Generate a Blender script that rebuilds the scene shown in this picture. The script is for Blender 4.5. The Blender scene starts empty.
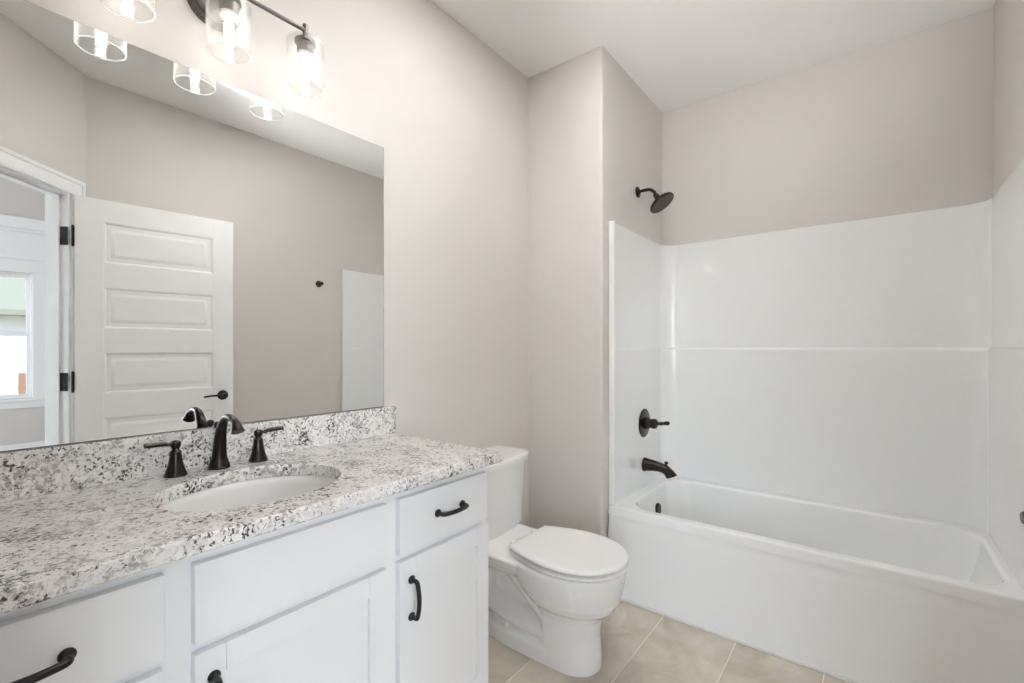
import bpy, bmesh, math, random
from mathutils import Vector, Matrix
random.seed(7)
S = bpy.context.scene
COL = S.collection
PI = math.pi

# ------------------------------------------------------------------ camera
F, YAW = 461.96, math.radians(37.963)
cam_d = bpy.data.cameras.new('camera')
cam = bpy.data.objects.new('camera', cam_d)
COL.objects.link(cam)
cam_d.sensor_fit = 'HORIZONTAL'
cam_d.sensor_width = 36.0
cam_d.lens = F * 36.0 / 1024
cam_d.shift_y = 7.16 / 1024
cam_d.clip_start = 0.01
cam.location = (1.557, 0.0, 1.247)
cam.rotation_euler = (PI / 2, 0, YAW)
S.camera = cam

# ------------------------------------------------------------------ exposure, world, light
S.view_settings.view_transform = 'Standard'
S.view_settings.look = 'None'
S.view_settings.exposure = 0.98
S.view_settings.gamma = 1.0
S.view_settings.use_curve_mapping = False
S.cycles.max_bounces = 14
S.cycles.diffuse_bounces = 8
S.cycles.glossy_bounces = 6
S.cycles.transparent_max_bounces = 24
S.cycles.caustics_reflective = False
S.cycles.caustics_refractive = False

BULB = 12.0          # emission of the bulb filaments
FILL_SIDE = 60.0            # added fill light set in a made-up, unseen bedroom window
FLASH = 275.0          # photographer's flash bounced off the ceiling
FILL_CAM = 70.0       # added fill spot near the camera, brightens the tub alcove

w = bpy.data.worlds.new('sky')
S.world = w
w.use_nodes = True
nt = w.node_tree
sky = nt.nodes.new('ShaderNodeTexSky')
sky.sky_type = 'NISHITA'
sky.sun_elevation = math.radians(48)
sky.sun_rotation = math.radians(120)
sky.sun_disc = False
nt.links.new(sky.outputs[0], nt.nodes['Background'].inputs[0])
nt.nodes['Background'].inputs[1].default_value = 0.34

def area(name, loc, target, sx, sy, power, color):
    d = bpy.data.lights.new(name, 'AREA')
    d.shape = 'RECTANGLE'; d.size = sx; d.size_y = sy; d.energy = power; d.color = color
    o = bpy.data.objects.new(name, d); COL.objects.link(o)
    o.location = loc
    o.rotation_euler = (Vector(target) - Vector(loc)).to_track_quat('-Z', 'Y').to_euler()
    return o
FILL_FAR = 95.0        # added fill light for the cabinet fronts, in a made-up window
area('far_fill_light', (6.46, -1.65, 1.55), (0, -1.65, 1.35), 1.9, 1.6, FILL_FAR, (0.84, 0.92, 1.0))
area('side_fill_light', (3.6, -4.05, 1.55), (3.6, 0, 1.55), 2.6, 1.7, FILL_SIDE, (0.86, 0.93, 1.0))

def flash(name, loc, target, power, cone, soft):
    d = bpy.data.lights.new(name, 'SPOT'); d.energy = power; d.color = (1.0, 0.99, 0.985)
    d.spot_size = math.radians(cone); d.spot_blend = 1.0; d.shadow_soft_size = soft
    o = bpy.data.objects.new(name, d); COL.objects.link(o); o.location = loc
    o.rotation_euler = (Vector(target) - Vector(loc)).to_track_quat('-Z', 'Y').to_euler()
flash('bounce_flash', (0.88, 1.22, 1.90), (0.88, 1.24, 2.80), FLASH, 72, 0.06)
flash('camera_fill', (1.50, 0.04, 1.40), (1.15, 2.40, 3.00), FILL_CAM, 50, 0.05)
sun_d = bpy.data.lights.new('sun', 'SUN'); sun_d.energy = 2.2; sun_d.angle = math.radians(0.6); sun_d.color = (1.0, 0.95, 0.88)
sun = bpy.data.objects.new('sun', sun_d); COL.objects.link(sun)
sun.rotation_euler = Vector((1.0, 0.25, -0.95)).to_track_quat('-Z', 'Y').to_euler()

# ------------------------------------------------------------------ dimensions (metres)
X1, XR, Y1, Y2, H = 0.466, 1.990, 2.148, 3.004, 2.80     # alcove side, right wall, alcove front, back wall, ceiling
YN = -0.125                                              # near wall
CX, CY = 1.990, 0.584                                    # corner of right wall and doorway wall
XS = CX - (CY - YN)                                      # where the doorway wall meets the near wall
COUNTER = 0.902

# ------------------------------------------------------------------ materials
def mat(name):
    m = bpy.data.materials.new(name); m.use_nodes = True
    return m, m.node_tree, m.node_tree.nodes['Principled BSDF']
def plain(name, col, rough=0.5, metal=0.0, coat=0.0, bump=None, spec=0.5):
    m, t, b = mat(name)
    b.inputs['Base Color'].default_value = (*col, 1); b.inputs['Roughness'].default_value = rough
    b.inputs['Metallic'].default_value = metal; b.inputs['Coat Weight'].default_value = coat
    b.inputs['Specular IOR Level'].default_value = spec
    if bump:
        sc, st = bump
        tc = t.nodes.new('ShaderNodeTexCoord'); n = t.nodes.new('ShaderNodeTexNoise'); bu = t.nodes.new('ShaderNodeBump')
        n.inputs['Scale'].default_value = sc; n.inputs['Detail'].default_value = 3
        bu.inputs['Strength'].default_value = st; bu.inputs['Distance'].default_value = 0.002
        t.links.new(tc.outputs['Object'], n.inputs['Vector']); t.links.new(n.outputs['Fac'], bu.inputs['Height'])
        t.links.new(bu.outputs[0], b.inputs['Normal'])
    return m
M = {}
M['paint'] = plain('greige_wall_paint', (0.655, 0.623, 0.598), 0.6, bump=(260, 0.06), spec=0.3)
M['ceiling'] = plain('ceiling_paint', (0.85, 0.845, 0.835), 0.8, bump=(200, 0.05), spec=0.2)
M['trim'] = plain('white_trim_paint', (0.86, 0.87, 0.88), 0.35)
M['cab'] = plain('white_cabinet_paint', (0.84, 0.85, 0.87), 0.38, bump=(120, 0.02))
M['door'] = plain('white_door_paint', (0.90, 0.90, 0.895), 0.38, bump=(300, 0.03))
M['porcelain'] = plain('white_porcelain', (0.86, 0.86, 0.855), 0.07, coat=0.3)
M['seat'] = plain('white_seat_plastic', (0.90, 0.90, 0.895), 0.22)
M['acrylic'] = plain('glossy_white_acrylic', (0.875, 0.885, 0.885), 0.03)
M['bronze'] = plain('oil_rubbed_bronze', (0.036, 0.027, 0.023), 0.27, metal=0.7)
M['black'] = plain('matte_black_metal', (0.018, 0.018, 0.019), 0.36, metal=0.4)
M['dark_steel'] = plain('dark_brushed_metal', (0.16, 0.145, 0.13), 0.35, metal=0.85)
M['caulk'] = plain('white_caulk', (0.82, 0.81, 0.79), 0.5)
M['carpet'] = plain('bedroom_carpet', (0.48, 0.44, 0.39), 0.95, bump=(400, 0.5))
M['siding'] = plain('white_siding', (0.80, 0.78, 0.72), 0.7)
M['roofing'] = plain('grey_green_shingles', (0.33, 0.33, 0.24), 0.9, bump=(40, 0.6))
M['wood'] = plain('brown_fence_wood', (0.36, 0.20, 0.11), 0.8)
M['ground'] = plain('bare_ground', (0.50, 0.43, 0.36), 0.95)
M['socket'] = plain('white_lamp_socket', (0.80, 0.78, 0.74), 0.4)
M['mirror'] = plain('silvered_glass', (0.945, 0.955, 0.95), 0.0, metal=1.0)
M['mirror_edge'] = plain('mirror_edge', (0.10, 0.11, 0.11), 0.3)

def mk_glass(name, tint, white, seeded):
    m, t, b = mat(name)
    out = t.nodes['Material Output']; t.nodes.remove(b)
    tr = t.nodes.new('ShaderNodeBsdfTransparent'); tr.inputs[0].default_value = (*tint, 1)
    gl = t.nodes.new('ShaderNodeBsdfGlossy'); gl.inputs['Roughness'].default_value = 0.03
    fr0 = t.nodes.new('ShaderNodeLayerWeight'); fr0.inputs[0].default_value = 0.5
    pw = t.nodes.new('ShaderNodeMath'); pw.operation = 'POWER'; pw.inputs[1].default_value = 4.0
    fr = t.nodes.new('ShaderNodeMath'); fr.operation = 'MULTIPLY_ADD'; fr.inputs[1].default_value = 0.75; fr.inputs[2].default_value = 0.03
    t.links.new(fr0.outputs['Facing'], pw.inputs[0]); t.links.new(pw.outputs[0], fr.inputs[0])
    mx = t.nodes.new('ShaderNodeMixShader')
    t.links.new(fr.outputs[0], mx.inputs[0]); t.links.new(tr.outputs[0], mx.inputs[1]); t.links.new(gl.outputs[0], mx.inputs[2])
    last = mx
    if white > 0:
        df = t.nodes.new('ShaderNodeBsdfTranslucent'); df.inputs[0].default_value = (0.9, 0.9, 0.9, 1)
        lw = t.nodes.new('ShaderNodeLayerWeight'); lw.inputs[0].default_value = 0.35
        mul = t.nodes.new('ShaderNodeMath'); mul.operation = 'MULTIPLY_ADD'
        mul.inputs[1].default_value = white * 2.0; mul.inputs[2].default_value = white
        m2 = t.nodes.new('ShaderNodeMixShader')
        t.links.new(lw.outputs['Facing'], mul.inputs[0]); t.links.new(mul.outputs[0], m2.inputs[0])
        t.links.new(mx.outputs[0], m2.inputs[1]); t.links.new(df.outputs[0], m2.inputs[2])
        last = m2
    if seeded:
        tc = t.nodes.new('ShaderNodeTexCoord'); n = t.nodes.new('ShaderNodeTexVoronoi'); bu = t.nodes.new('ShaderNodeBump')
        n.inputs['Scale'].default_value = 90; bu.inputs['Strength'].default_value = 0.12; bu.inputs['Distance'].default_value = 0.003
        t.links.new(tc.outputs['Object'], n.inputs['Vector']); t.links.new(n.outputs['Distance'], bu.inputs['Height'])
        t.links.new(bu.outputs[0], gl.inputs['Normal']); t.links.new(bu.outputs[0], fr0.inputs['Normal'])
    t.links.new(last.outputs[0], out.inputs[0])
    return m
M['shade'] = mk_glass('seeded_clear_glass', (0.99, 0.99, 0.985), 0.04, True)
M['rim'] = mk_glass('thick_glass_edge', (0.97, 0.97, 0.965), 0.35, False)
M['bulb'] = mk_glass('clear_bulb_glass', (0.99, 0.985, 0.98), 0.0, False)
M['pane'] = mk_glass('window_glass', (0.96, 0.97, 0.97), 0.0, False)
m, t, b = mat('glowing_filament')
b.inputs['Emission Color'].default_value = (1.0, 0.93, 0.85, 1); b.inputs['Emission Strength'].default_value = BULB
b.inputs['Base Color'].default_value = (1, 1, 1, 1)
M['filament'] = m

def granite():
    m, t, b = mat('white_speckled_granite')
    N = t.nodes.new; L = t.links.new
    tc = N('ShaderNodeTexCoord')
    def noise(sc, det, rough, seed, dist=0.0):
        mp = N('ShaderNodeMapping'); mp.inputs['Location'].default_value = (seed * 3.1, seed * 1.7, seed * 2.3)
        n = N('ShaderNodeTexNoise'); n.inputs['Scale'].default_value = sc; n.inputs['Detail'].default_value = det
        n.inputs['Roughness'].default_value = rough; n.inputs['Distortion'].default_value = dist
        L(tc.outputs['Object'], mp.inputs[0]); L(mp.outputs[0], n.inputs['Vector']); return n.outputs['Fac']
    def ramp(src, *st):
        r = N('ShaderNodeValToRGB'); e = r.color_ramp.elements
        e[0].position, e[0].color = st[0][0], (*st[0][1], 1)
        e[1].position, e[1].color = st[-1][0], (*st[-1][1], 1)
        for p, c in st[1:-1]:
            k = e.new(p); k.color = (*c, 1)
        L(src, r.inputs[0]); return r.outputs[0]
    def mix(f, a, c):
        x = N('ShaderNodeMix'); x.data_type = 'RGBA'
        L(f, x.inputs[0]); 
        for i, v in ((6, a), (7, c)):
            if isinstance(v, tuple): x.inputs[i].default_value = (*v, 1)
            else: L(v, x.inputs[i])
        return x.outputs[2]
    def math_(op, a, c):
        x = N('ShaderNodeMath'); x.operation = op
        for i, v in ((0, a), (1, c)):
            if isinstance(v, (int, float)): x.inputs[i].default_value = v
            else: L(v, x.inputs[i])
        return x.outputs[0]
    bw = lambda *st: ramp(st[0], *[(p, (v, v, v)) for p, v in st[1:]])
    base = ramp(noise(16, 4, 0.6, 1, 0.6), (0.28, (0.72, 0.70, 0.68)), (0.44, (0.84, 0.82, 0.795)), (0.60, (0.88, 0.865, 0.845)), (0.74, (0.79, 0.72, 0.65)))
    cells = N('ShaderNodeTexVoronoi'); cells.inputs['Scale'].default_value = 95; L(tc.outputs['Object'], cells.inputs['Vector'])
    hsv = N('ShaderNodeHueSaturation'); hsv.inputs['Saturation'].default_value = 0.0
    L(cells.outputs['Color'], hsv.inputs['Color'])
    base = mix(bw(hsv.outputs[0], (0.62, 0.0), (0.9, 0.30)), base, (0.50, 0.49, 0.48))
    patch = noise(11, 5, 0.65, 2, 0.8)
    grey = bw(math_('ADD', math_('MULTIPLY', noise(85, 5, 0.72, 3, 0.6), 0.62), math_('MULTIPLY', patch, 0.38)), (0.512, 0.0), (0.58, 0.85))
    c = mix(grey, base, (0.30, 0.285, 0.28))
    brown = bw(noise(110, 4, 0.65, 5), (0.66, 0.0), (0.71, 0.9))
    c = mix(brown, c, (0.22, 0.16, 0.13))
    dk = bw(math_('ADD', math_('MULTIPLY', noise(130, 4, 0.62, 4, 0.5), 0.66), math_('MULTIPLY', noise(14, 4, 0.6, 6, 0.6), 0.34)), (0.550, 0.0), (0.592, 0.97))
    c = mix(dk, c, (0.045, 0.04, 0.042))
    L(c, b.inputs['Base Color']); b.inputs['Roughness'].default_value = 0.16
    return m
M['granite'] = granite()

def tile_mat():
    m, t, b = mat('beige_stone_tile')
    N = t.nodes.new; L = t.links.new
    tc = N('ShaderNodeTexCoord'); g = N('ShaderNodeNewGeometry')
    n = N('ShaderNodeTexNoise'); n.inputs['Scale'].default_value = 5; n.inputs['Detail'].default_value = 7; n.inputs['Roughness'].default_value = 0.62; n.inputs['Distortion'].default_value = 0.9
    ad = N('ShaderNodeVectorMath'); ad.operation = 'MULTIPLY_ADD'
    cx = N('ShaderNodeCombineXYZ'); L(g.outputs['Random Per Island'], cx.inputs[0]); L(g.outputs['Random Per Island'], cx.inputs[1])
    ad.inputs[1].default_value = (37, 53, 0); L(cx.outputs[0], ad.inputs[0]); L(tc.outputs['Object'], ad.inputs[2]); L(ad.outputs[0], n.inputs['Vector'])
    r = N('ShaderNodeValToRGB'); e = r.color_ramp.elements
    e[0].position, e[0].color = 0.30, (0.43, 0.385, 0.315, 1)
    e[1].position, e[1].color = 0.70, (0.645, 0.60, 0.515, 1)
    k = e.new(0.5); k.color = (0.55, 0.495, 0.41, 1)
    L(n.outputs['Fac'], r.inputs[0]); L(r.outputs[0], b.inputs['Base Color'])
    b.inputs['Roughness'].default_value = 0.4
    return m
M['tile'] = tile_mat()
M['grout'] = plain('light_grout', (0.80, 0.76, 0.69), 0.9)

# ------------------------------------------------------------------ mesh helpers
class MB:
    def __init__(s): s.bm = bmesh.new(); s.slot = 0
    def _take(s, b2):
        me = bpy.data.meshes.new('tmp')
        for f in b2.faces: f.material_index = s.slot
        b2.to_mesh(me); b2.free(); s.bm.from_mesh(me); bpy.data.meshes.remove(me); return s
    def box(s, x0, x1, y0, y1, z0, z1, bev=0.0, seg=2, T=None):
        b = bmesh.new(); bmesh.ops.create_cube(b, size=1)
        for v in b.verts: v.co = Vector((x0 + (v.co.x + .5) * (x1 - x0), y0 + (v.co.y + .5) * (y1 - y0), z0 + (v.co.z + .5) * (z1 - z0)))
        if bev > 0: bmesh.ops.bevel(b, geom=b.edges[:], offset=bev, segments=seg, affect='EDGES', profile=0.5)
        if T:
            for v in b.verts: v.co = T(v.co)
        return s._take(b)
    def loft(s, rings, cap0=True, cap1=True, closed=True):
        b = bmesh.new(); R = [[b.verts.new(p) for p in r] for r in rings]; n = len(R[0])
        for a, c in zip(R, R[1:]):
            for i in range(n if closed else n - 1):
                j = (i + 1) % n; b.faces.new((a[i], a[j], c[j], c[i]))
        if cap0: b.faces.new(list(reversed(R[0])))
        if cap1: b.faces.new(R[-1])
        return s._take(b)
    def ringloop(s, rings):                      # rings joined in a closed loop (a torus-like band)
        return s.loft(rings + [rings[0]], False, False)
    def prism(s, poly, z0, z1, bev=0.0, T=None):
        b = bmesh.new()
        f = b.faces.new([b.verts.new((x, y, z0)) for x, y in poly])
        e = bmesh.ops.extrude_face_region(b, geom=[f])
        for v in e['geom']:
            if isinstance(v, bmesh.types.BMVert): v.co.z = z1
        if bev > 0: bmesh.ops.bevel(b, geom=b.edges[:], offset=bev, segments=2, affect='EDGES', profile=0.5)
        if T:
            for v in b.verts: v.co = T(v.co)
        return s._take(b)
    def tube(s, pts, r, n=16, cap=True, flat=1.0):
        pts = [Vector(p) for p in pts]; k = len(pts)
        rr = r if isinstance(r, (list, tuple)) else [r] * k
        tan = [(pts[min(i + 1, k - 1)] - pts[max(i - 1, 0)]).normalized() for i in range(k)]
        up = Vector((0, 0, 1)) if abs(tan[0].z) < .9 else Vector((0, 1, 0))
        u = (up - tan[0] * up.dot(tan[0])).normalized(); rings = []
        for i in range(k):
            u = (u - tan[i] * u.dot(tan[i])).normalized(); v = tan[i].cross(u)
            rings.append([pts[i] + (u * math.cos(a) * flat + v * math.sin(a)) * rr[i] for a in (2 * PI * q / n for q in range(n))])
        return s.loft(rings, cap, cap)
    def lathe(s, prof, loc=(0, 0, 0), axis=(0, 0, 1), n=32, cap0=True, cap1=True, sy=1.0):
        ax = Vector(axis).normalized()
        ref = Vector((1, 0, 0)) if abs(ax.x) < .9 else Vector((0, 1, 0))
        u = (ref - ax * ref.dot(ax)).normalized(); v = ax.cross(u); o = Vector(loc)
        rings = [[o + ax * h + (u * math.cos(a) + v * math.sin(a) * sy) * max(r, 1e-5) for a in (2 * PI * q / n for q in range(n))] for r, h in prof]
        return s.loft(rings, cap0, cap1)

def obj(name, mb, mats, parent=None, angle=35, local=False, kind=None, weld=False):
    bm = mb.bm
    if weld: bmesh.ops.remove_doubles(bm, verts=bm.verts[:], dist=1e-6)
    bmesh.ops.recalc_face_normals(bm, faces=bm.faces[:])
    org = Vector((0, 0, 0))
    if not local:
        if parent is not None:
            p = parent
            while p.parent: p = p.parent
            org = p.location.copy()
        else:
            lo = [min(v.co[i] for v in bm.verts) for i in range(3)]; hi = [max(v.co[i] for v in bm.verts) for i in range(3)]
            org = Vector(((lo[0] + hi[0]) / 2, (lo[1] + hi[1]) / 2, lo[2]))
        bmesh.ops.translate(bm, verts=bm.verts[:], vec=-org)
    me = bpy.data.meshes.new(name); bm.to_mesh(me); bm.free()
    for m in (mats if isinstance(mats, (list, tuple)) else [mats]): me.materials.append(m)
    me.polygons.foreach_set('use_smooth', [True] * len(me.polygons))
    me.set_sharp_from_angle(angle=math.radians(angle))
    o = bpy.data.objects.new(name, me); COL.objects.link(o)
    if name != 'bowl':
        wn = o.modifiers.new('face_weighted', 'WEIGHTED_NORMAL'); wn.keep_sharp = True; wn.weight = 60
    if parent is not None: o.parent = parent
    else: o.location = org
    if kind: o['kind'] = kind
    return o
def tag(o, label, cat, group=None):
    o['label'] = label; o['category'] = cat
    if group: o['group'] = group
    return o
def thing(name, label, cat, loc, rz=0.0, group=None):
    o = bpy.data.objects.new(name, None); COL.objects.link(o)
    o.empty_display_size = 0.1; o.location = loc; o.rotation_euler = (0, 0, rz)
    return tag(o, label, cat, group)
def struct(name, mb, mats, label, cat, angle=35):
    o = obj(name, mb, mats, angle=angle, kind='structure'); return tag(o, label, cat)
def spline(pts, n=6):                            # Catmull-Rom through points (any dimension)
    P = [Vector(p) for p in pts]; P = [P[0] * 2 - P[1]] + P + [P[-1] * 2 - P[-2]]; out = []
    for i in range(1, len(P) - 2):
        a, b, c, d = P[i - 1:i + 3]
        for k in range(n):
            q = k / n
            out.append(0.5 * ((2 * b) + (c - a) * q + (2 * a - 5 * b + 4 * c - d) * q * q + (3 * b - a - 3 * c + d) * q ** 3))
    out.append(P[-2]); return out
def rrect(x0, x1, y0, y1, r, z, n=8):
    out = []
    for cx, cy, a0 in ((x1 - r, y1 - r, 0), (x0 + r, y1 - r, PI / 2), (x0 + r, y0 + r, PI), (x1 - r, y0 + r, 3 * PI / 2)):
        for k in range(n + 1):
            a = a0 + PI / 2 * k / n; out.append(Vector((cx + r * math.cos(a), cy + r * math.sin(a), z)))
    return out
R2 = math.sqrt(0.5)
def DW(c):                                       # doorway-wall frame: s along the wall from the corner, n into the bathroom
    return Vector((CX - R2 * c.x - R2 * c.y, CY - R2 * c.x + R2 * c.y, c.z))

# ------------------------------------------------------------------ room shell
WT = 0.12
struct('wall_left', MB().box(-WT, 0, YN - WT, Y2 + WT, 0, H), M['paint'], 'greige wall behind the mirror and vanity', 'wall')
mb = MB()                                        # plumbing wall that closes the tub alcove, bullnose corner
r = 0.014
poly = [(0, Y2 + WT), (0, Y1)] + [(X1 - r + r * math.sin(a), Y1 + r - r * math.cos(a)) for a in (PI / 2 * k / 6 for k in range(7))] + [(X1, Y2 + WT)]
mb.prism(poly, 0, H)
struct('wall_alcove', mb, M['paint'], 'greige wall stub beside the tub, carrying the shower head', 'wall', 50)
struct('wall_back', MB().box(X1, XR + WT, Y2, Y2 + WT, 0, H), M['paint'], 'greige wall above the long side of the tub', 'wall')
struct('wall_right', MB().prism([(XR, CY), (XR + WT, CY - WT * (math.sqrt(2) - 1)), (XR + WT, Y2 + WT), (XR, Y2 + WT)], 0, H), M['paint'], 'greige wall at the right end of the tub', 'wall')
struct('wall_near', MB().box(-WT, XS + 0.05, YN - WT, YN, 0, H), M['paint'], 'greige wall at the near end of the vanity', 'wall')
S0, S1, DH, DT = 0.108, 0.892, 2.10, 0.115       # door opening along the wall, its height, wall thickness
SL = (CY - YN) * math.sqrt(2)
mb = MB()
mb.box(0, S0, -DT, 0, 0, H, T=DW); mb.box(S1, SL, -DT, 0, 0, H, T=DW); mb.box(S0, S1, -DT, 0, DH, H, T=DW)
struct('wall_doorway', mb, M['paint'], 'angled greige wall with the open doorway, seen in the mirror', 'wall')
struct('ceiling', MB().prism([(-WT, YN - WT), (XS + .05, YN - WT), (XR + WT, CY - .05), (XR + WT, Y2 + WT), (-WT, Y2 + WT)], H, H + 0.12), M['ceiling'], 'white bathroom ceiling', 'ceiling')

# floor: grout bed and stone tiles laid in thirds
mb = MB()
mb.prism([(0, YN), (XS, YN), (XR, CY), (XR, Y2), (0, Y2)], -0.06, -0.0012)
mb.slot = 1
TW, TL, G = 0.311, 0.622, 0.0045
for i in range(-2, 6):
    xa = 0.478 + i * TW; y0 = 1.925 + (i % 3) * TL / 3
    for j in range(-5, 4):
        xb0, xb1 = max(xa + G / 2, 0), min(xa + TW - G / 2, XR - .001)
        ya, yb = max(y0 + j * TL + G / 2, YN), min(y0 + (j + 1) * TL - G / 2, Y2)
        if xb1 - xb0 < .02 or yb - ya < .02: continue
        pts = [(xb0, ya), (xb1, ya), (xb1, yb), (xb0, yb)]
        # cut by the doorway wall line  x - y <= CX - CY
        k = CX - CY; out = []
        for a in range(4):
            p, q = pts[a], pts[(a + 1) % 4]; dp, dq = k - p[0] + p[1], k - q[0] + q[1]
            if dp >= 0: out.append(p)
            if (dp > 0) != (dq > 0) and dp != dq:
                u = dp / (dp - dq); out.append((p[0] + (q[0] - p[0]) * u, p[1] + (q[1] - p[1]) * u))
        if len(out) >= 3: mb.prism(out, -0.004, 0.0)
struct('floor', mb, [M['grout'], M['tile']], 'beige stone tile floor with light grout', 'floor')

# baseboards
def bboard(name, x0, x1, y0, y1, label):
    struct(name, MB().box(x0, x1, y0, y1, 0.0, 0.125, 0.003), M['trim'], label, 'baseboard')
bboard('baseboard_left', 0.0005, 0.014, 1.19, Y1 - .0005, 'white baseboard behind the toilet')
bboard('baseboard_alcove', 0.015, X1 - .004, Y1 - .014, Y1 - .0005, 'white baseboard on the wall stub beside the tub')
bboard('baseboard_right', XR - .014, XR - .0005, CY + .10, 2.13, 'white baseboard on the right wall')

# ------------------------------------------------------------------ bedroom beyond the doorway
BX, BH = 6.4, 3.55
struct('floor_bedroom', MB().prism([(-1.5, -4), (BX, -4), (BX, 4), (-1.5, 4)], -0.12, -0.062), M['carpet'], 'carpet floor of the room beyond the doorway', 'floor')
struct('ceiling_bedroom', MB().box(-1.6, BX + WT, -4.1, 4.1, BH, BH + .1), M['ceiling'], 'ceiling of the room beyond the doorway', 'ceiling')
WY0, WY1, WZ0, WZ1 = -0.14, 0.835, 0.655, 2.145
mb = MB()
mb.box(BX, BX + WT, -4.1, -2.6, -.06, BH); mb.box(BX, BX + WT, -2.6, -.7, -.06, .75); mb.box(BX, BX + WT, -2.6, -.7, 2.35, BH); mb.box(BX, BX + WT, -.7, WY0, -.06, BH); mb.box(BX, BX + WT, WY1, 4.1, -.06, BH)
mb.box(BX, BX + WT, WY0, WY1, -.06, WZ0); mb.box(BX, BX + WT, WY0, WY1, WZ1, BH)
struct('wall_bedroom_window', mb, M['paint'], 'greige wall around the window, seen in the mirror through the doorway', 'wall')
mb = MB()
mb.box(-1.6, 2.3, -4.1, -4, -.06, BH); mb.box(4.9, BX, -4.1, -4, -.06, BH); mb.box(2.3, 4.9, -4.1, -4, -.06, .7); mb.box(2.3, 4.9, -4.1, -4, 2.4, BH)
struct('wall_bedroom_side', mb, M['paint'], 'wall with an added wide window in the room beyond the doorway', 'wall')
struct('wall_bedroom_end', MB().box(-1.6, BX, 4, 4.1, -.06, BH), M['paint'], 'end wall of the room beyond the doorway', 'wall')
struct('wall_bedroom_rear', MB().box(-1.6, -1.5, -4, 4, -.06, BH), M['paint'], 'rear wall of the room beyond the doorway', 'wall')
struct('baseboard_bedroom', MB().box(BX - .016, BX - .0005, -3.9, 3.9, -.06, 0.125, .003), M['trim'], 'white baseboard under the window seen in the mirror', 'baseboard')

win = thing('window_1', 'white double hung window seen in the mirror through the doorway', 'window', (BX, (WY0 + WY1) / 2, WZ0)); win['kind'] = 'structure'
mb = MB()                                        # casing: side boards, head, frieze and cap
x = BX - .0005
mb.box(x - .020, x, WY1 - .004, WY1 + .115, WZ0 - .02, WZ1, .003); mb.box(x - .020, x, WY0 - .115, WY0 + .004, WZ0 - .02, WZ1, .003)
mb.box(x - .022, x, WY0 - .115, WY1 + .115, WZ1, 2.31, .003); mb.box(x - .018, x, WY0 - .115, WY1 + .115, 2.31, 2.63, .002)
mb.box(x - .034, x, WY0 - .13, WY1 + .13, 2.30, 2.318, .003)
mb.box(x - .045, x, WY0 - .14, WY1 + .14, 2.625, 2.66, .004); mb.box(x - .06, x, WY0 - .16, WY1 + .16, 2.66, 2.79, .006)
obj('casing', mb, M['trim'], win)
mb = MB(); mb.box(x - .05, x + .05, WY0 - .13, WY1 + .13, WZ0 - .03, WZ0, .004); mb.box(x - .018, x, WY0 - .11, WY1 + .11, WZ0 - .11, WZ0 - .03, .003)
obj('sill', mb, M['trim'], win)
def frame4(x0, x1, y0, y1, z0, z1, t_, bev=.002):
    mb = MB(); mb.box(x0, x1, y0, y0 + t_, z0, z1, bev); mb.box(x0, x1, y1 - t_, y1, z0, z1, bev)
    mb.box(x0, x1, y0 + t_ - .002, y1 - t_ + .002, z0, z0 + t_, bev); mb.box(x0, x1, y0 + t_ - .002, y1 - t_ + .002, z1 - t_, z1, bev); return mb
obj('frame', frame4(BX + .01, BX + .11, WY0 + .001, WY1 - .001, WZ0 + .001, WZ1 - .001, .018), M['trim'], win)
for nm, za, zb, xo in (('sash', WZ0 + .018, 1.455, .035), ('sash', 1.425, WZ1 - .018, .062)):
    s_ = obj(nm, frame4(BX + xo, BX + xo + .026, WY0 + .018, WY1 - .018, za, zb, .034), M['trim'], win)
    obj('glass', MB().box(BX + xo + .011, BX + xo + .015, WY0 + .05, WY1 - .05, za + .032, zb - .032), M['pane'], s_)
win2 = thing('added_window_2', 'added wide window holding a fill light, out of view beyond the doorway', 'window', (3.6, -4, .7)); win2['kind'] = 'structure'  # made-up window, frames the side fill light
def frame4y(y0, y1, x0, x1, z0, z1, t_):
    mb = MB()
    mb.box(x0, x0 + t_, y0, y1, z0, z1, .002); mb.box(x1 - t_, x1, y0, y1, z0, z1, .002); mb.box((x0 + x1) / 2 - t_ / 2, (x0 + x1) / 2 + t_ / 2, y0, y1, z0, z1, .002)
    mb.box(x0, x1, y0, y1, z0, z0 + t_, .002); mb.box(x0, x1, y0, y1, z1 - t_, z1, .002); return mb
obj('frame', frame4y(-4.035, -3.985, 2.301, 4.899, .701, 2.399, .05), M['trim'], win2)

win3 = thing('added_window_3', 'added far window holding a fill light beyond the doorway, outside the mirror view', 'window', (BX, -1.65, .75)); win3['kind'] = 'structure'  # invented opening around the far fill light
obj('frame', frame4(BX - .012, BX + .03, -2.599, -.701, .751, 2.349, .05), M['trim'], win3)

# outside the window
struct('ground', MB().box(BX + .3, 40, -25, 25, -.6, -.35), M['ground'], 'bare ground outside the window', 'ground')
h = thing('neighbor_house', 'pale house with a grey green roof outside the window', 'house', (16, 0, -.35))
obj('wall', MB().box(14, 21, -7, 7, -.35, 2.1), M['siding'], h)
mb = MB(); mb.loft([[(13.5, y, 2.0), (13.5, y, 2.12), (17.5, y, 5.0), (21.5, y, 2.12), (21.5, y, 2.0)] for y in (-7.4, 7.4)])
obj('roof', mb, M['roofing'], h)
mb = MB()
for k in range(9): mb.box(12.9, 12.93, 1.30 + .115 * k, 1.41 + .115 * k, -.35, .72 + .01 * (k % 3), .004)
mb.box(12.93, 12.97, 1.3, 2.33, .35, .45)
tag(obj('wood_fence', mb, M['wood']), 'short brown board fence outside the window', 'fence')

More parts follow.
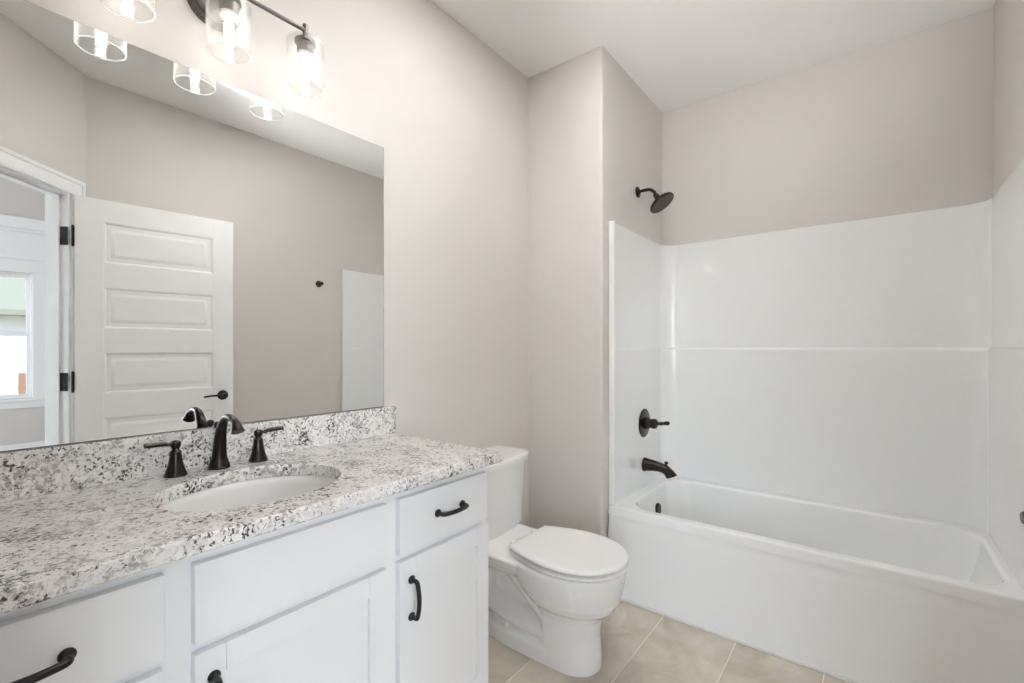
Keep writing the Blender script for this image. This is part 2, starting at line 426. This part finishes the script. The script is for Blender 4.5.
# ------------------------------------------------------------------ doorway trim and door
def casing(name, s0, s1, z0, z1, label):
    mb = MB(); mb.box(s0, s1, .0005, .016, z0, z1, .003, T=DW); return mb
mb = MB()
CW = .085
for a, b_, edge in ((S0 + .006 - CW, S0 + .006, 0), (S1 - .006, S1 - .006 + CW, 1)):
    mb.box(a, b_, .0005, .014, 0.001, DH - .006 + CW, .002, T=DW)
    e0 = a if edge == 0 else b_ - .022
    mb.box(e0, e0 + .022, .0005, .020, 0.001, DH - .006 + CW, .003, T=DW)
mb.box(S0 + .006, S1 - .006, .0005, .014, DH - .006, DH - .006 + CW, .002, T=DW)
mb.box(S0 + .006 - CW, S1 - .006 + CW, .0005, .020, DH - .006 + CW - .022, DH - .006 + CW, .003, T=DW)
struct('trim_1', mb, M['trim'], 'white casing around the doorway, seen in the mirror', 'casing')
mb = MB()                                        # jamb with its stop
for a, b_, c, d in ((S0 + .0005, S0 + .016, S0 + .016, S0 + .027), (S1 - .016, S1 - .0005, S1 - .027, S1 - .016)):
    mb.box(a, b_, -DT, 0, 0, DH - .0005, .001, T=DW); mb.box(c, d, -.078, -.040, 0, DH - .016, .0015, T=DW)
mb.box(S0 + .016, S1 - .016, -DT, 0, DH - .016, DH - .0005, .001, T=DW); mb.box(S0 + .016, S1 - .016, -.078, -.040, DH - .027, DH - .016, .0015, T=DW)
struct('trim_2', mb, M['trim'], 'white door jamb with its stop, seen in the mirror', 'jamb')

# door leaf: local x along the leaf from the hinge, local y = thickness (towards the right wall), z up
HP = DW(Vector((S0 + .017, .032, 0)))
FE = Vector((1.806, 1.281))                       # free edge
ang = math.atan2(FE.y - HP.y, FE.x - HP.x)
LW = (FE - HP.to_2d()).length
door = thing('door_1', 'open white five panel door, seen in the mirror', 'door', (HP.x, HP.y, 0.0), ang); door['kind'] = 'structure'
# leaf lies on local -y side (right wall is at -y locally since the leaf runs along +Y)
TH = .036
mb = MB()
ZT, ZB0 = 2.085, .012
px0, px1 = .118, LW - .113
tops = [1.961 - .368 * k for k in range(5)]; PH = .232
mb.box(0, px0, -TH, 0, ZB0, ZT, .001); mb.box(px1, LW, -TH, 0, ZB0, ZT, .001)
zs = [ZT] + [z for tp in tops for z in (tp, tp - PH)] + [ZB0]
for k in range(0, len(zs), 2): mb.box(px0, px1, -TH, 0, zs[k + 1], zs[k])
for tp in tops:
    for yf, sg in ((0.0, -1), (-TH, 1)):
        rings = []
        for ins, dep in ((0, 0), (.006, .002), (.012, .008), (.030, .009), (.034, .0085), (.048, .003), (.052, .0025)):
            y = yf + sg * dep
            rings.append([(px0 + ins, y, tp - PH + ins), (px1 - ins, y, tp - PH + ins), (px1 - ins, y, tp - ins), (px0 + ins, y, tp - ins)])
        mb.loft(rings, False, True)
obj('leaf', mb, M['door'], door, angle=25, local=True)
for z in (1.860, 1.066, .28):
    mb = MB(); mb.box(-.0015, .0005, -TH + .004, -.002, z - .05, z + .05)       # leaf plate on the door's edge
    mb.lathe([(.0065, -.052), (.0065, .052)], (-.008, .006, z), n=14)
    mb.lathe([(.005, -.058), (.0065, -.052)], (-.008, .006, z), n=14); mb.lathe([(.0065, .052), (.005, .058)], (-.008, .006, z), n=14)
    obj('hinge', mb, M['black'], door, local=True)
    mb = MB(); mb.box(S0 + .016, S0 + .0178, -.040, -.002, z - .05, z + .05, T=DW)
    tag(obj('hinge_plate', mb, M['black']), {1.860: 'black hinge plate at the top of the jamb, in the mirror', 1.066: 'black hinge plate at the middle of the jamb, in the mirror', .28: 'black hinge plate at the foot of the jamb'}[z], 'hinge', 'hinge plates on the door jamb')
hx, hz = LW - .062, .944
for sg, yf in ((1, 0.0), (-1, -TH)):
    mb = MB(); mb.lathe([(.031, 0), (.031, .006), (.027, .010), (.013, .012), (.0115, .030), (.012, .040), (.010, .044)], (hx, yf, hz), (0, sg, 0), 28)
    hd = obj('handle', mb, M['black'], door, local=True)
    mb = MB(); mb.tube(spline([(hx + .012, yf + sg * .034, hz), (hx - .02, yf + sg * .036, hz + .001), (hx - .07, yf + sg * .038, hz + .001), (hx - .112, yf + sg * .035, hz - .004)], 6), [.0095] * 6 + [.009] * 6 + [.008] * 6 + [.0065], 14, flat=.72)
    obj('lever', mb, M['black'], hd, local=True)

# ------------------------------------------------------------------ vanity cabinet
CT = .867
VY0, VY1, VF, VD = -.100, 1.170, .530, .551       # ends, face frame plane, front of doors
van = thing('vanity_cabinet', 'white painted vanity cabinet under the granite countertop', 'cabinet', (.27, .535, 0))
mb = MB()
mb.box(.001, .013, VY0, VY1, .105, CT, .001); mb.box(VF - .019, VF, VY0, VY1, .105, CT, .001)
mb.box(.013, VF - .019, VY0, VY0 + .018, .105, CT, .001); mb.box(.013, VF - .019, VY1 - .018, VY1, .105, CT, .001); mb.box(.013, VF - .019, VY0 + .018, VY1 - .018, .105, .123, .001)
mb.box(.001, VF - .075, VY0 + .002, VY1 - .002, .0005, .105)
obj('body', mb, M['cab'], van)
def pull(c, axis, parent, L=.102):
    mb = MB(); c = Vector(c); d = Vector((0, 1, 0)) if axis == 'y' else Vector((0, 0, 1)); X = Vector((1, 0, 0))
    for sgn in (-1, 1):
        mb.lathe([(.0105, 0), (.0115, .0015), (.0115, .004), (.0085, .007), (.0065, .010), (.0058, .018)], c + d * sgn * L / 2, X, 22, True, True)
    pts = [c + d * L * q + X * h_ for q, h_ in ((-.5, .010), (-.5, .019), (-.475, .025), (-.40, .0285), (-.2, .0325), (0, .034), (.2, .0325), (.40, .0285), (.475, .025), (.5, .019), (.5, .010))]
    pts = spline(pts, 4)
    mb.tube(pts, [.0060 + .0006 * (1 - abs(2 * i / (len(pts) - 1) - 1)) for i in range(len(pts))], 14)
    h_ = obj('handle', mb, M['black'], parent); h_['label'] = 'black bar pull'; return h_
def slab(y0, y1, z0, z1, name='drawer'):
    return obj(name, MB().box(VF + .0005, VD, y0, y1, z0, z1, .0022), M['cab'], van)
def shaker(y0, y1, z0, z1, sw=.055):
    mb = MB(); x0, x1 = VF + .0005, VD; bv = .0018
    mb.box(x0, x1, y0, y0 + sw, z0, z1, bv); mb.box(x0, x1, y1 - sw, y1, z0, z1, bv)
    mb.box(x0, x1, y0 + sw, y1 - sw, z1 - sw, z1, bv); mb.box(x0, x1, y0 + sw, y1 - sw, z0, z0 + sw, bv)
    mb.box(x0, x1 - .009, y0 + sw - .003, y1 - sw + .003, z0 + sw - .003, z1 - sw + .003)
    return obj('door', mb, M['cab'], van)
TOPZ, ROW2 = .839, .667
d = slab(.797, 1.156, .685, TOPZ); pull((VD, .985, .765), 'y', d)
slab(.318, .757, .685, TOPZ, 'false_drawer_front')
zz = [TOPZ, .685, ROW2, .408, .391, .128]
for k in range(3):
    d = slab(-.088, .272, zz[2 * k + 1], zz[2 * k]); pull((VD, .092, (zz[2 * k] + zz[2 * k + 1]) / 2), 'y', d)
d = shaker(.797, 1.163, .128, ROW2); pull((VD, .836, .558), 'z', d)
d = shaker(.318, .757, .128, ROW2); pull((VD, .350, .562), 'z', d)

# ------------------------------------------------------------------ countertop with an oval cut-out, and backsplash
SX, SY, SA, SB = .310, .530, .177, .213           # sink centre; half axes in x and y
CX0, CX1, CY0, CY1 = .0005, .580, -.1235, 1.197
def ell(a, b_, z, n): return [Vector((SX + a * math.cos(2 * PI * k / n), SY + b_ * math.sin(2 * PI * k / n), z)) for k in range(n)]
def counter():
    angs = [2 * PI * k / 112 for k in range(112)]
    for cx, cy in ((CX0, CY0), (CX1, CY0), (CX1, CY1), (CX0, CY1)):
        a = math.atan2(cy - SY, cx - SX) % (2 * PI)
        angs[min(range(112), key=lambda i: abs((angs[i] - a + PI) % (2 * PI) - PI))] = a
    angs.sort()
    def rect(ins, z):
        out = []
        for a in angs:
            c, s = math.cos(a), math.sin(a)
            tx = ((CX1 - SX) / c if c > 1e-9 else (CX0 - SX) / c if c < -1e-9 else 1e9)
            ty = ((CY1 - SY) / s if s > 1e-9 else (CY0 - SY) / s if s < -1e-9 else 1e9)
            q = min(tx, ty); x_, y_ = SX + c * q, SY + s * q
            out.append(Vector((min(max(x_, CX0 + ins), CX1 - ins), min(max(y_, CY0 + ins), CY1 - ins), z)))
        return out
    def el(g, z): return [Vector((SX + (SA + g) * math.cos(a) , SY + (SB + g) * math.sin(a), z)) for a in
                          [math.atan2(math.sin(a) * 1.0, math.cos(a)) for a in angs]]
    T, B = COUNTER, COUNTER - .034
    rings = [rect(0, B + .003), rect(0, T - .006), rect(.0018, T - .0018), rect(.006, T), el(.005, T), el(.0015, T - .0015), el(0, T - .005), el(0, B), rect(.003, B)]
    mb = MB(); mb.ringloop(rings); return mb
ct = obj('countertop', counter(), M['granite'], angle=40, weld=True)
tag(ct, 'speckled white granite countertop with an oval sink cut-out', 'countertop')
bs = obj('backsplash', MB().box(.0005, .020, CY0, 1.200, COUNTER + .0003, 1.012, .0018), M['granite'])
tag(bs, 'low granite backsplash strip under the mirror', 'backsplash')

# sink
sink = thing('sink', 'white oval undermount sink below the granite cut-out', 'sink', (SX, SY, COUNTER - .2))
mb = MB(); n = 72; zt = COUNTER - .0345
prof = [(.030, 0), (.006, 0), (-.004, -.004), (-.010, -.020), (-.018, -.060), (-.034, -.095), (-.062, -.118), (-.100, -.128), (-.140, -.132)]
inner = [[Vector((SX + max(SA + g, .02) * math.cos(2 * PI * k / n), SY + max(SB + g, .02) * math.sin(2 * PI * k / n), zt + z)) for k in range(n)] for g, z in prof]
outer = [[Vector((SX + max(SA + g + .010, .02) * math.cos(2 * PI * k / n), SY + max(SB + g + .010, .02) * math.sin(2 * PI * k / n), zt + z - .012)) for k in range(n)] for g, z in prof[:1] + prof[2:]]
outer[0] = [Vector((v.x, v.y, zt - .012)) for v in inner[0]]
mb.loft(list(reversed(outer)) + inner, True, True)
obj('basin', mb, M['porcelain'], sink, angle=60)
mb = MB(); mb.lathe([(.031, 0), (.031, .002), (.024, .004), (.020, .003), (.019, .0035), (.017, .007), (.004, .009)], (SX, SY, zt - .1315), n=28)
obj('drain', mb, M['bronze'], sink)

# faucet
fx, fz = .066, COUNTER + .0004
fa = thing('faucet', 'dark bronze widespread faucet with two lever handles behind the sink', 'faucet', (fx, SY + .003, fz))
FY = SY + .003
def octa(cx, cy, r, z, n=20, rot=PI / 20): return [Vector((cx + r * math.cos(rot + 2 * PI * k / n), cy + r * math.sin(rot + 2 * PI * k / n), z)) for k in range(n)]
mb = MB()
mb.loft([octa(fx, FY, r_, fz + z) for r_, z in ((.0285, 0), (.0288, .004), (.0268, .006), (.0268, .010), (.0240, .018), (.0225, .026))])
path = spline([(fx, FY, fz + .012), (fx + .003, FY, fz + .05), (fx + .010, FY, fz + .095), (fx + .026, FY, fz + .130), (fx + .052, FY, fz + .150), (fx + .086, FY, fz + .151), (fx + .112, FY, fz + .140), (fx + .127, FY, fz + .118)], 6)
nn = len(path)
rad = [(.0218 + (.0092 - .0218) * min(1, (i / (nn - 1)) / .60) ** .85) if i / (nn - 1) < .80 else .0092 + .0085 * ((i / (nn - 1) - .80) / .20) ** 1.3 for i in range(nn)]
mb.tube(path, rad, 20)
obj('spout', mb, M['bronze'], fa, angle=30)
mb = MB(); mb.lathe([(.003, 0), (.003, .106), (.0045, .109), (.009, .113), (.0105, .121), (.008, .128), (.003, .130)], (fx - .031, FY + .007, fz), n=18)
obj('lift_rod', mb, M['bronze'], fa)
for sg, yc in ((-1, FY - .106), (1, FY + .108)):
    mb = MB()
    mb.loft([octa(fx, yc, r_, fz + z) for r_, z in ((.0270, 0), (.0272, .003), (.0255, .0045), (.0255, .007), (.0225, .015), (.0190, .026), (.0163, .038), (.0142, .052), (.0132, .061), (.0138, .063), (.0132, .066), (.0105, .069))])
    mb.lathe([(.0085, .064), (.0085, .074), (.0115, .078), (.0125, .085), (.0115, .092), (.006, .0955)], (fx, yc, fz), n=18)
    hb = obj('handle_base', mb, M['bronze'], fa, angle=25)
    mb = MB(); mb.tube(spline([(fx, yc, fz + .086), (fx + .002, yc + sg * .020, fz + .087), (fx + .004, yc + sg * .027, fz + .090), (fx + .008, yc + sg * .050, fz + .0915), (fx + .010, yc + sg * .070, fz + .0925)], 5), [.007] * 5 + [.0065] * 3 + [.0085] * 6 + [.0088] * 6 + [.0088], 14, flat=.72)
    obj('lever', mb, M['bronze'], hb)

# mirror
mi = thing('mirror', 'large frameless wall mirror above the granite backsplash', 'mirror', (0.001, .53, 1.0135))
obj('glass', MB().box(.0062, .0070, -.1040, 1.1463, 1.0152, 2.0540), M['mirror'], mi)
obj('backing', MB().box(.0010, .0061, -.1045, 1.1485, 1.0135, 2.0550), M['mirror_edge'], mi)

# ------------------------------------------------------------------ vanity light
LXc, LZ, LYS = .137, 2.257, (.308, .532, .753)
vl = thing('vanity_light', 'three bulb vanity light with clear glass shades above the mirror', 'wall light', (0.001, .532, 2.26))
mb = MB(); mb.lathe([(.074, 0), (.074, .010), (.070, .016), (.060, .018), (.058, .022), (.030, .026)], (.001, .541, 2.278), (1, 0, 0), 40)
mb.lathe([(.011, .018), (.011, .136)], (.001, .532, LZ), (1, 0, 0), 18)
obj('back_plate', mb, M['dark_steel'], vl)
mb = MB(); mb.tube([(LXc, LYS[0] - .006, LZ), (LXc, LYS[2] + .006, LZ)], .0065, 16)
obj('bar', mb, M['dark_steel'], vl)
for y in LYS:
    mb = MB(); mb.lathe([(.008, .018), (.008, -.026), (.012, -.028), (.026, -.031), (.031, -.034), (.031, -.042), (.0245, -.044), (.0245, -.070), (.023, -.073)], (LXc, y, LZ), n=28)
    so = obj('socket', mb, M['dark_steel'], vl)
    mb = MB(); mb.lathe([(.0225, -.0732), (.0215, -.082), (.014, -.084)], (LXc, y, LZ), n=24); obj('liner', mb, M['socket'], so)
    mb = MB(); zt, zb = LZ - .0345, LZ - .183
    pr = [(.0315, zt), (.048, zt), (.0535, zt - .003), (.0550, zt - .008), (.0550, zb), (.0535, zb - .001), (.0520, zb), (.0520, zt - .009), (.0505, zt - .005), (.046, zt - .003), (.0315, zt - .003)]
    mb.lathe([(r_, z - LZ) for r_, z in pr], (LXc, y, LZ), n=48, cap0=False, cap1=False)
    mb.slot = 1; mb.lathe([(.0552, zb - LZ - .0002), (.0555, zb - LZ + .0012), (.0545, zb - LZ + .0026), (.0525, zb - LZ + .0026), (.0515, zb - LZ + .0012), (.0520, zb - LZ - .0002), (.0552, zb - LZ - .0002)], (LXc, y, LZ), n=48, cap0=False, cap1=False)
    obj('glass_shade', mb, [M['shade'], M['rim']], vl)
    mb = MB(); mb.lathe([(.0125, -.0845), (.0125, -.092), (.0145, -.100), (.0145, -.165), (.012, -.176), (.006, -.182)], (LXc, y, LZ), n=24)
    bu = obj('bulb', mb, M['bulb'], vl)
    mb = MB(); mb.lathe([(.005, -.096), (.0115, -.103), (.0115, -.164), (.005, -.174)], (LXc, y, LZ), n=12)
    obj('filament', mb, M['filament'], bu, angle=60)

# ------------------------------------------------------------------ bathtub
TX0, TX1, TY0, TY1, TZ = X1 + .002, XR - .002, 2.140, Y2 - .002, .431
tub = thing('bathtub', 'white alcove bathtub with a plain apron', 'bathtub', ((TX0 + TX1) / 2, (TY0 + TY1) / 2, 0))
mb = MB()
N8 = 8
def O(ins, z, dy=0, r_=.012): return rrect(TX0 + ins, TX1 - ins, TY0 + ins + dy, TY1 - ins, r_, z, N8)
def I(x0, x1, y0, y1, r_, z): return rrect(x0, x1, y0, y1, r_, z, N8)
ix0, ix1, iy0, iy1 = .560, 1.925, 2.272, 2.905
rings = [O(.004, .0005), O(.004, .02, .004), O(.004, .36, .060), O(.003, .385, .062), O(0, .392, .062), O(0, TZ - .010, .068), O(.003, TZ - .003, .068), O(.010, TZ, .068),
         I(ix0 - .016, ix1 + .016, iy0 - .016, iy1 + .016, .130, TZ), I(ix0 - .005, ix1 + .005, iy0 - .005, iy1 + .005, .125, TZ - .004),
         I(ix0, ix1, iy0, iy1, .12, TZ - .014), I(ix0 + .010, ix1 - .012, iy0 + .008, iy1 - .008, .12, TZ - .08),
         I(ix0 + .030, ix1 - .05, iy0 + .025, iy1 - .025, .12, TZ - .22), I(ix0 + .045, ix1 - .10, iy0 + .045, iy1 - .045, .12, TZ - .30),
         I(ix0 + .075, ix1 - .16, iy0 + .085, iy1 - .085, .10, TZ - .335), I(ix0 + .14, ix1 - .24, iy0 + .15, iy1 - .15, .08, TZ - .345)]
mb.loft(rings, True, True)
obj('shell', mb, M['acrylic'], tub, angle=45)
TYC = 2.61
ox = ix0 + .0165
mb = MB(); mb.lathe([(.034, -.004), (.034, .006), (.031, .010), (.010, .012)], (ox, TYC + .02, .318), (1, 0, .08), 28)
obj('overflow_cover', mb, M['bronze'], tub)
mb = MB(); mb.lathe([(.036, 0), (.036, .003), (.026, .005), (.022, .012), (.006, .014)], (ix0 + .24, TYC, TZ - .3449), n=26)
obj('drain', mb, M['bronze'], tub)
struct('trim_3', MB().box(X1 + .003, XR - .003, TY0 - .009, TY0 + .0035, .0005, .013, .003), M['caulk'], 'white caulked strip along the foot of the tub', 'trim')

# tub surround: a U of glossy panels with rounded corners and a ledge
YSR = 2.185
def upath(o, r_=.09, y0=2.222, n=8):
    xa, xb, yb = X1 + o, XR - o, Y2 - o; P = [(xa, y0), (xa, y0 + .02)]
    for k in range(n + 1):
        a = PI - PI / 2 * k / n; P.append((xa + r_ + r_ * math.cos(a), yb - r_ + r_ * math.sin(a)))
    for k in range(n + 1):
        a = PI / 2 - PI / 2 * k / n; P.append((xb - r_ + r_ * math.cos(a), yb - r_ + r_ * math.sin(a)))
    return P + [(xb, YSR + .02), (xb, YSR)]
mb = MB()
ZS = 1.914
prof = [(.030, TZ + .001), (.030, 1.236), (.0285, 1.244), (.023, 1.250), (.020, 1.256), (.020, ZS - .010), (.0195, ZS - .003), (.016, ZS)]
front = [[Vector((x, y, z)) for x, y in upath(o)] for o, z in prof]
back = [[Vector((x, y, z)) for x, y in upath(.002, .09)] for z in (ZS, TZ + .001)]
mb.loft(front + back + [front[0]], False, False, closed=False)
for side in (0, -1):                             # close the two front ends
    b2 = bmesh.new(); b2.faces.new([b2.verts.new(r_[side]) for r_ in front + back]); mb._take(b2)
for sx, xe, ye in ((1, X1, 2.2185), (-1, XR, YSR - .0035)):               # rolled front edge
    xs_ = sorted((xe + sx * .002, xe + sx * .034)); mb.box(xs_[0], xs_[1], ye, ye + .0125, TZ + .001, ZS + .001, .005, 3)
su = obj('tub_surround', mb, M['acrylic'], angle=40, weld=True)
tag(su, 'glossy white shower surround panels above the tub', 'shower surround')

# ------------------------------------------------------------------ shower fittings
SYh = 2.60
sh = thing('shower_fitting', 'dark bronze shower head on a bent arm above the surround', 'shower head', (X1 + .0005, SYh, 2.165))
o = Vector((X1 + .0005, SYh, 2.168))
mb = MB(); mb.lathe([(.033, 0), (.033, .003), (.028, .008), (.016, .012), (.012, .013)], o, (1, 0, 0), 28); obj('flange', mb, M['bronze'], sh)
dirn = Vector((.58, 0, -.815)).normalized()
E_ = o + Vector((.109, 0, -.040))
mb = MB(); mb.tube(spline([o + Vector((.008, 0, 0)), o + Vector((.035, 0, .003)), o + Vector((.073, 0, .000)), o + Vector((.099, 0, -.018)), E_], 6), .0095, 16); obj('arm', mb, M['bronze'], sh)
mb = MB(); mb.lathe([(.012, -.010), (.014, 0), (.016, .008), (.015, .014), (.018, .020), (.020, .028), (.034, .034), (.057, .044), (.071, .054), (.075, .060), (.075, .066), (.071, .069), (.066, .067), (.010, .067)], E_, dirn, 40)
hd = obj('head', mb, M['bronze'], sh)

va = thing('shower_valve', 'dark bronze shower valve with a lever on the surround', 'shower valve', (X1 + .0305, 2.625, .810))
o = Vector((X1 + .0305, 2.625, .810))
mb = MB(); mb.lathe([(.084, 0), (.084, .003), (.078, .007), (.040, .011), (.036, .012)], o, (1, 0, 0), 44); obj('escutcheon', mb, M['bronze'], va)
mb = MB(); mb.lathe([(.034, .010), (.033, .030), (.027, .036), (.027, .050), (.030, .054), (.028, .070), (.020, .078), (.014, .080)], o, (1, 0, 0), 28)
hb = obj('handle', mb, M['bronze'], va)
mb = MB(); mb.tube([o + Vector((.075, 0, .002)), o + Vector((.095, 0, .004)), o + Vector((.102, 0, .005)), o + Vector((.110, 0, .006)), o + Vector((.125, 0, .009)), o + Vector((.142, 0, .011)), o + Vector((.150, 0, .012))], [.010, .009, .013, .008, .011, .012, .006], 16)
obj('lever', mb, M['bronze'], hb)

sp = thing('tub_spout', 'dark bronze tub spout with a diverter knob', 'tub spout', (X1 + .0305, 2.625, .57))
o = Vector((X1 + .0305, 2.625, .566))
mb = MB()
secs = [(0, 0, .036, .036), (.006, 0, .037, .037), (.018, .001, .033, .033), (.060, .001, .028, .028), (.100, -.003, .0240, .025), (.126, -.010, .0235, .025), (.146, -.026, .0245, .026), (.162, -.047, .0285, .031)]
rings = []
for i, (dx, dz, ra, rb) in enumerate(secs):
    ra *= 1.12; rb *= 1.12
    tilt = [0, 0, 0, .05, .15, .50, .95, 1.20][i]
    t_ = Vector((math.cos(tilt), 0, -math.sin(tilt))); u_ = Vector((math.sin(tilt), 0, math.cos(tilt))); v_ = Vector((0, 1, 0))
    rings.append([o + Vector((dx, 0, dz)) + u_ * ra * math.cos(a) + v_ * rb * math.sin(a) for a in (2 * PI * q / 22 for q in range(22))])
mb.loft(rings); obj('body', mb, M['bronze'], sp, angle=50)
mb = MB(); mb.lathe([(.006, 0), (.006, .014), (.010, .017), (.011, .024), (.008, .029)], o + Vector((.128, 0, .006)), (.15, 0, 1), 16); obj('diverter_knob', mb, M['bronze'], sp)

hk = tag(obj('robe_hook', MB().lathe([(.026, 0), (.026, .004), (.020, .008), (.009, .010), (.008, .030), (.012, .034), (.0155, .040), (.0155, .048), (.011, .053)], (XR - .0005, 1.985, 1.770), (-1, 0, 0), 26), M['black']), 'small black robe hook on the wall, seen in the mirror', 'hook')

# ------------------------------------------------------------------ toilet
TYM = 1.620
to = thing('toilet', 'white two piece toilet with a closed lid beside the vanity', 'toilet', (.40, TYM, 0))
def egg(x0, x1, w, z, n=48, e=2.0, xc=None, eb=None, y=TYM):
    """oval with its widest point at xc; e / eb = superellipse exponent of the front / rear half"""
    xc = xc if xc is not None else (x0 + x1) / 2; out = []
    for k in range(n):
        a = 2 * PI * k / n; c, s = math.cos(a), math.sin(a); ex = e if c >= 0 else (eb or e)
        f = (abs(c) ** ex + abs(s) ** ex) ** (-1 / ex)
        out.append(Vector((xc + ((x1 - xc) if c >= 0 else (xc - x0)) * c * f, y + w * s * f, z)))
    return out
RIM = .402
mb = MB()
mb.loft([egg(x0, x1, w_, z, e=e_, xc=xc_, eb=eb_) for x0, x1, w_, z, e_, xc_, eb_ in (
    (.50, .722, .105, -.006, 2.3, .58, 5), (.50, .722, .105, .03, 2.3, .58, 5), (.50, .716, .100, .12, 2.3, .58, 5), (.49, .722, .102, .19, 2.3, .58, 4),
    (.46, .742, .112, .218, 2.2, .58, 3), (.42, .780, .140, .245, 2.1, .58, 2.4), (.39, .798, .163, .275, 2.1, .58, 2.2), (.36, .806, .178, .310, 2.1, .585, 2.2),
    (.33, .813, .185, .345, 2.1, .59, 2.2), (.31, .818, .188, .380, 2.1, .59, 2.3), (.31, .818, .188, RIM - .006, 2.1, .59, 2.3), (.315, .813, .183, RIM, 2.1, .59, 2.3))])
# deck under the tank
def sbox(x0, x1, w_, z, r_=.03): return rrect(x0, x1, TYM - w_, TYM + w_, r_, z, 6)
mb.loft([sbox(.075, .40, .10, .295), sbox(.055, .43, .145, .335), sbox(.045, .45, .170, .365), sbox(.045, .46, .176, RIM - .012), sbox(.050, .45, .171, RIM - .004)])
# foot
mb.loft([egg(.115, .722, .108, -.006, e=2.4, xc=.45, eb=2.6), egg(.115, .722, .108, .055, e=2.4, xc=.45, eb=2.6), egg(.122, .716, .101, .068, e=2.4, xc=.45, eb=2.6), egg(.14, .70, .085, .075, e=2.4, xc=.45, eb=2.6)])
# web and trapway
mb.box(.17, .54, TYM - .018, TYM + .018, .05, .36)
tp = spline([(.55, TYM, .140), (.485, TYM, .198), (.39, TYM, .272), (.30, TYM, .328), (.225, TYM, .325), (.178, TYM, .270), (.172, TYM, .195), (.21, TYM, .140), (.30, TYM, .112), (.42, TYM, .102), (.55, TYM, .095)], 6)
mb.tube(tp, [.094] * len(tp), 28, flat=.54)
bowl = obj('bowl', mb, M['porcelain'], to, angle=60)
rm = bowl.modifiers.new('remesh', 'REMESH'); rm.mode = 'VOXEL'; rm.voxel_size = .005; rm.use_smooth_shade = True
sm = bowl.modifiers.new('smooth', 'SMOOTH'); sm.factor = .5; sm.iterations = 3
for sg in (-1, 1):
    mb = MB(); mb.lathe([(.013, 0), (.013, .008), (.011, .016), (.006, .021)], (.335, TYM + sg * .090, .069), n=18); obj('bolt_cap', mb, M['seat'], to)
def lid_ring(g, z, x0=.380, x1=.824, wb=.130, w_=.187):
    """seat outline: straight rear edge at x0, half width wb there, widest w_ at mid length"""
    out = []; x0, x1, wb, w_ = x0 - g, x1 + g, wb + g, w_ + g; xc = .60; K = 20
    for k in range(K + 1):                        # right side from the rear to the widest point
        q = k / K; out.append(Vector((x0 + (xc - x0) * q, TYM + wb + (w_ - wb) * math.sin(q * PI / 2), z)))
    for k in range(1, 2 * K):
        a = PI / 2 - PI * k / (2 * K); c, s = math.cos(a), math.sin(a); f = (abs(c) ** 2.15 + abs(s) ** 2.15) ** (-1 / 2.15)
        out.append(Vector((xc + (x1 - xc) * c * f, TYM + w_ * s * f, z)))
    for k in range(K, -1, -1):
        q = k / K; out.append(Vector((x0 + (xc - x0) * q, TYM - wb - (w_ - wb) * math.sin(q * PI / 2), z)))
    return out
mb = MB(); mb.loft([lid_ring(-.020, RIM + .0005), lid_ring(-.018, RIM + .004), lid_ring(-.003, RIM + .0055), lid_ring(.001, RIM + .008), lid_ring(.001, RIM + .014), lid_ring(-.003, RIM + .017), lid_ring(-.014, RIM + .018)])
obj('seat', mb, M['seat'], to, angle=50)
mb = MB(); mb.loft([lid_ring(-.022, RIM + .0185), lid_ring(-.020, RIM + .0245), lid_ring(-.002, RIM + .0262), lid_ring(.002, RIM + .029), lid_ring(.003, RIM + .034), lid_ring(0, RIM + .0405), lid_ring(-.007, RIM + .0435), lid_ring(-.03, RIM + .045)])
obj('lid', mb, M['seat'], to, angle=50)
for sg in (-1, 1):
    mb = MB(); mb.box(.352, .388, TYM + sg * .075 - .016, TYM + sg * .075 + .016, RIM, RIM + .034, .006, 3); obj('hinge', mb, M['seat'], to)
# tank: flat back, bowed front
def tank_ring(xf, w_, z, bow=.048, r_=.035, xb=.016):
    xf += .014; w_ += .024
    K = 24
    front = []
    for k in range(K + 1):
        q = -1 + 2 * k / K; edge = (max(0, abs(q) - .80) / .20)
        front.append(Vector((xf - bow * q * q - .030 * edge ** 2.4, TYM + w_ * q, z)))
    return [Vector((xb + .012, TYM + w_, z)), Vector((xb, TYM + w_ - .012, z)), Vector((xb, TYM - w_ + .012, z)), Vector((xb + .012, TYM - w_, z))] + front
mb = MB(); mb.loft([tank_ring(.196, .202, .384), tank_ring(.209, .217, .390), tank_ring(.214, .222, .406), tank_ring(.226, .229, .60), tank_ring(.230, .231, .706)])
obj('tank', mb, M['porcelain'], to, angle=50)
mb = MB(); mb.loft([tank_ring(.236, .236, .7065), tank_ring(.243, .244, .710), tank_ring(.244, .245, .732), tank_ring(.241, .242, .739), tank_ring(.230, .224, .743), tank_ring(.20, .20, .7445)])
obj('tank_lid', mb, M['porcelain'], to, angle=50)
mb = MB(); mb.lathe([(.012, 0), (.012, .006), (.007, .010), (.006, .018)], (.196, TYM - .190, .655), (1, 0, 0), 18)
mb.tube([(.212, TYM - .190, .655), (.218, TYM - .165, .653), (.222, TYM - .145, .650)], [.006, .0055, .0065], 12)
obj('flush_lever', mb, M['black'], to)
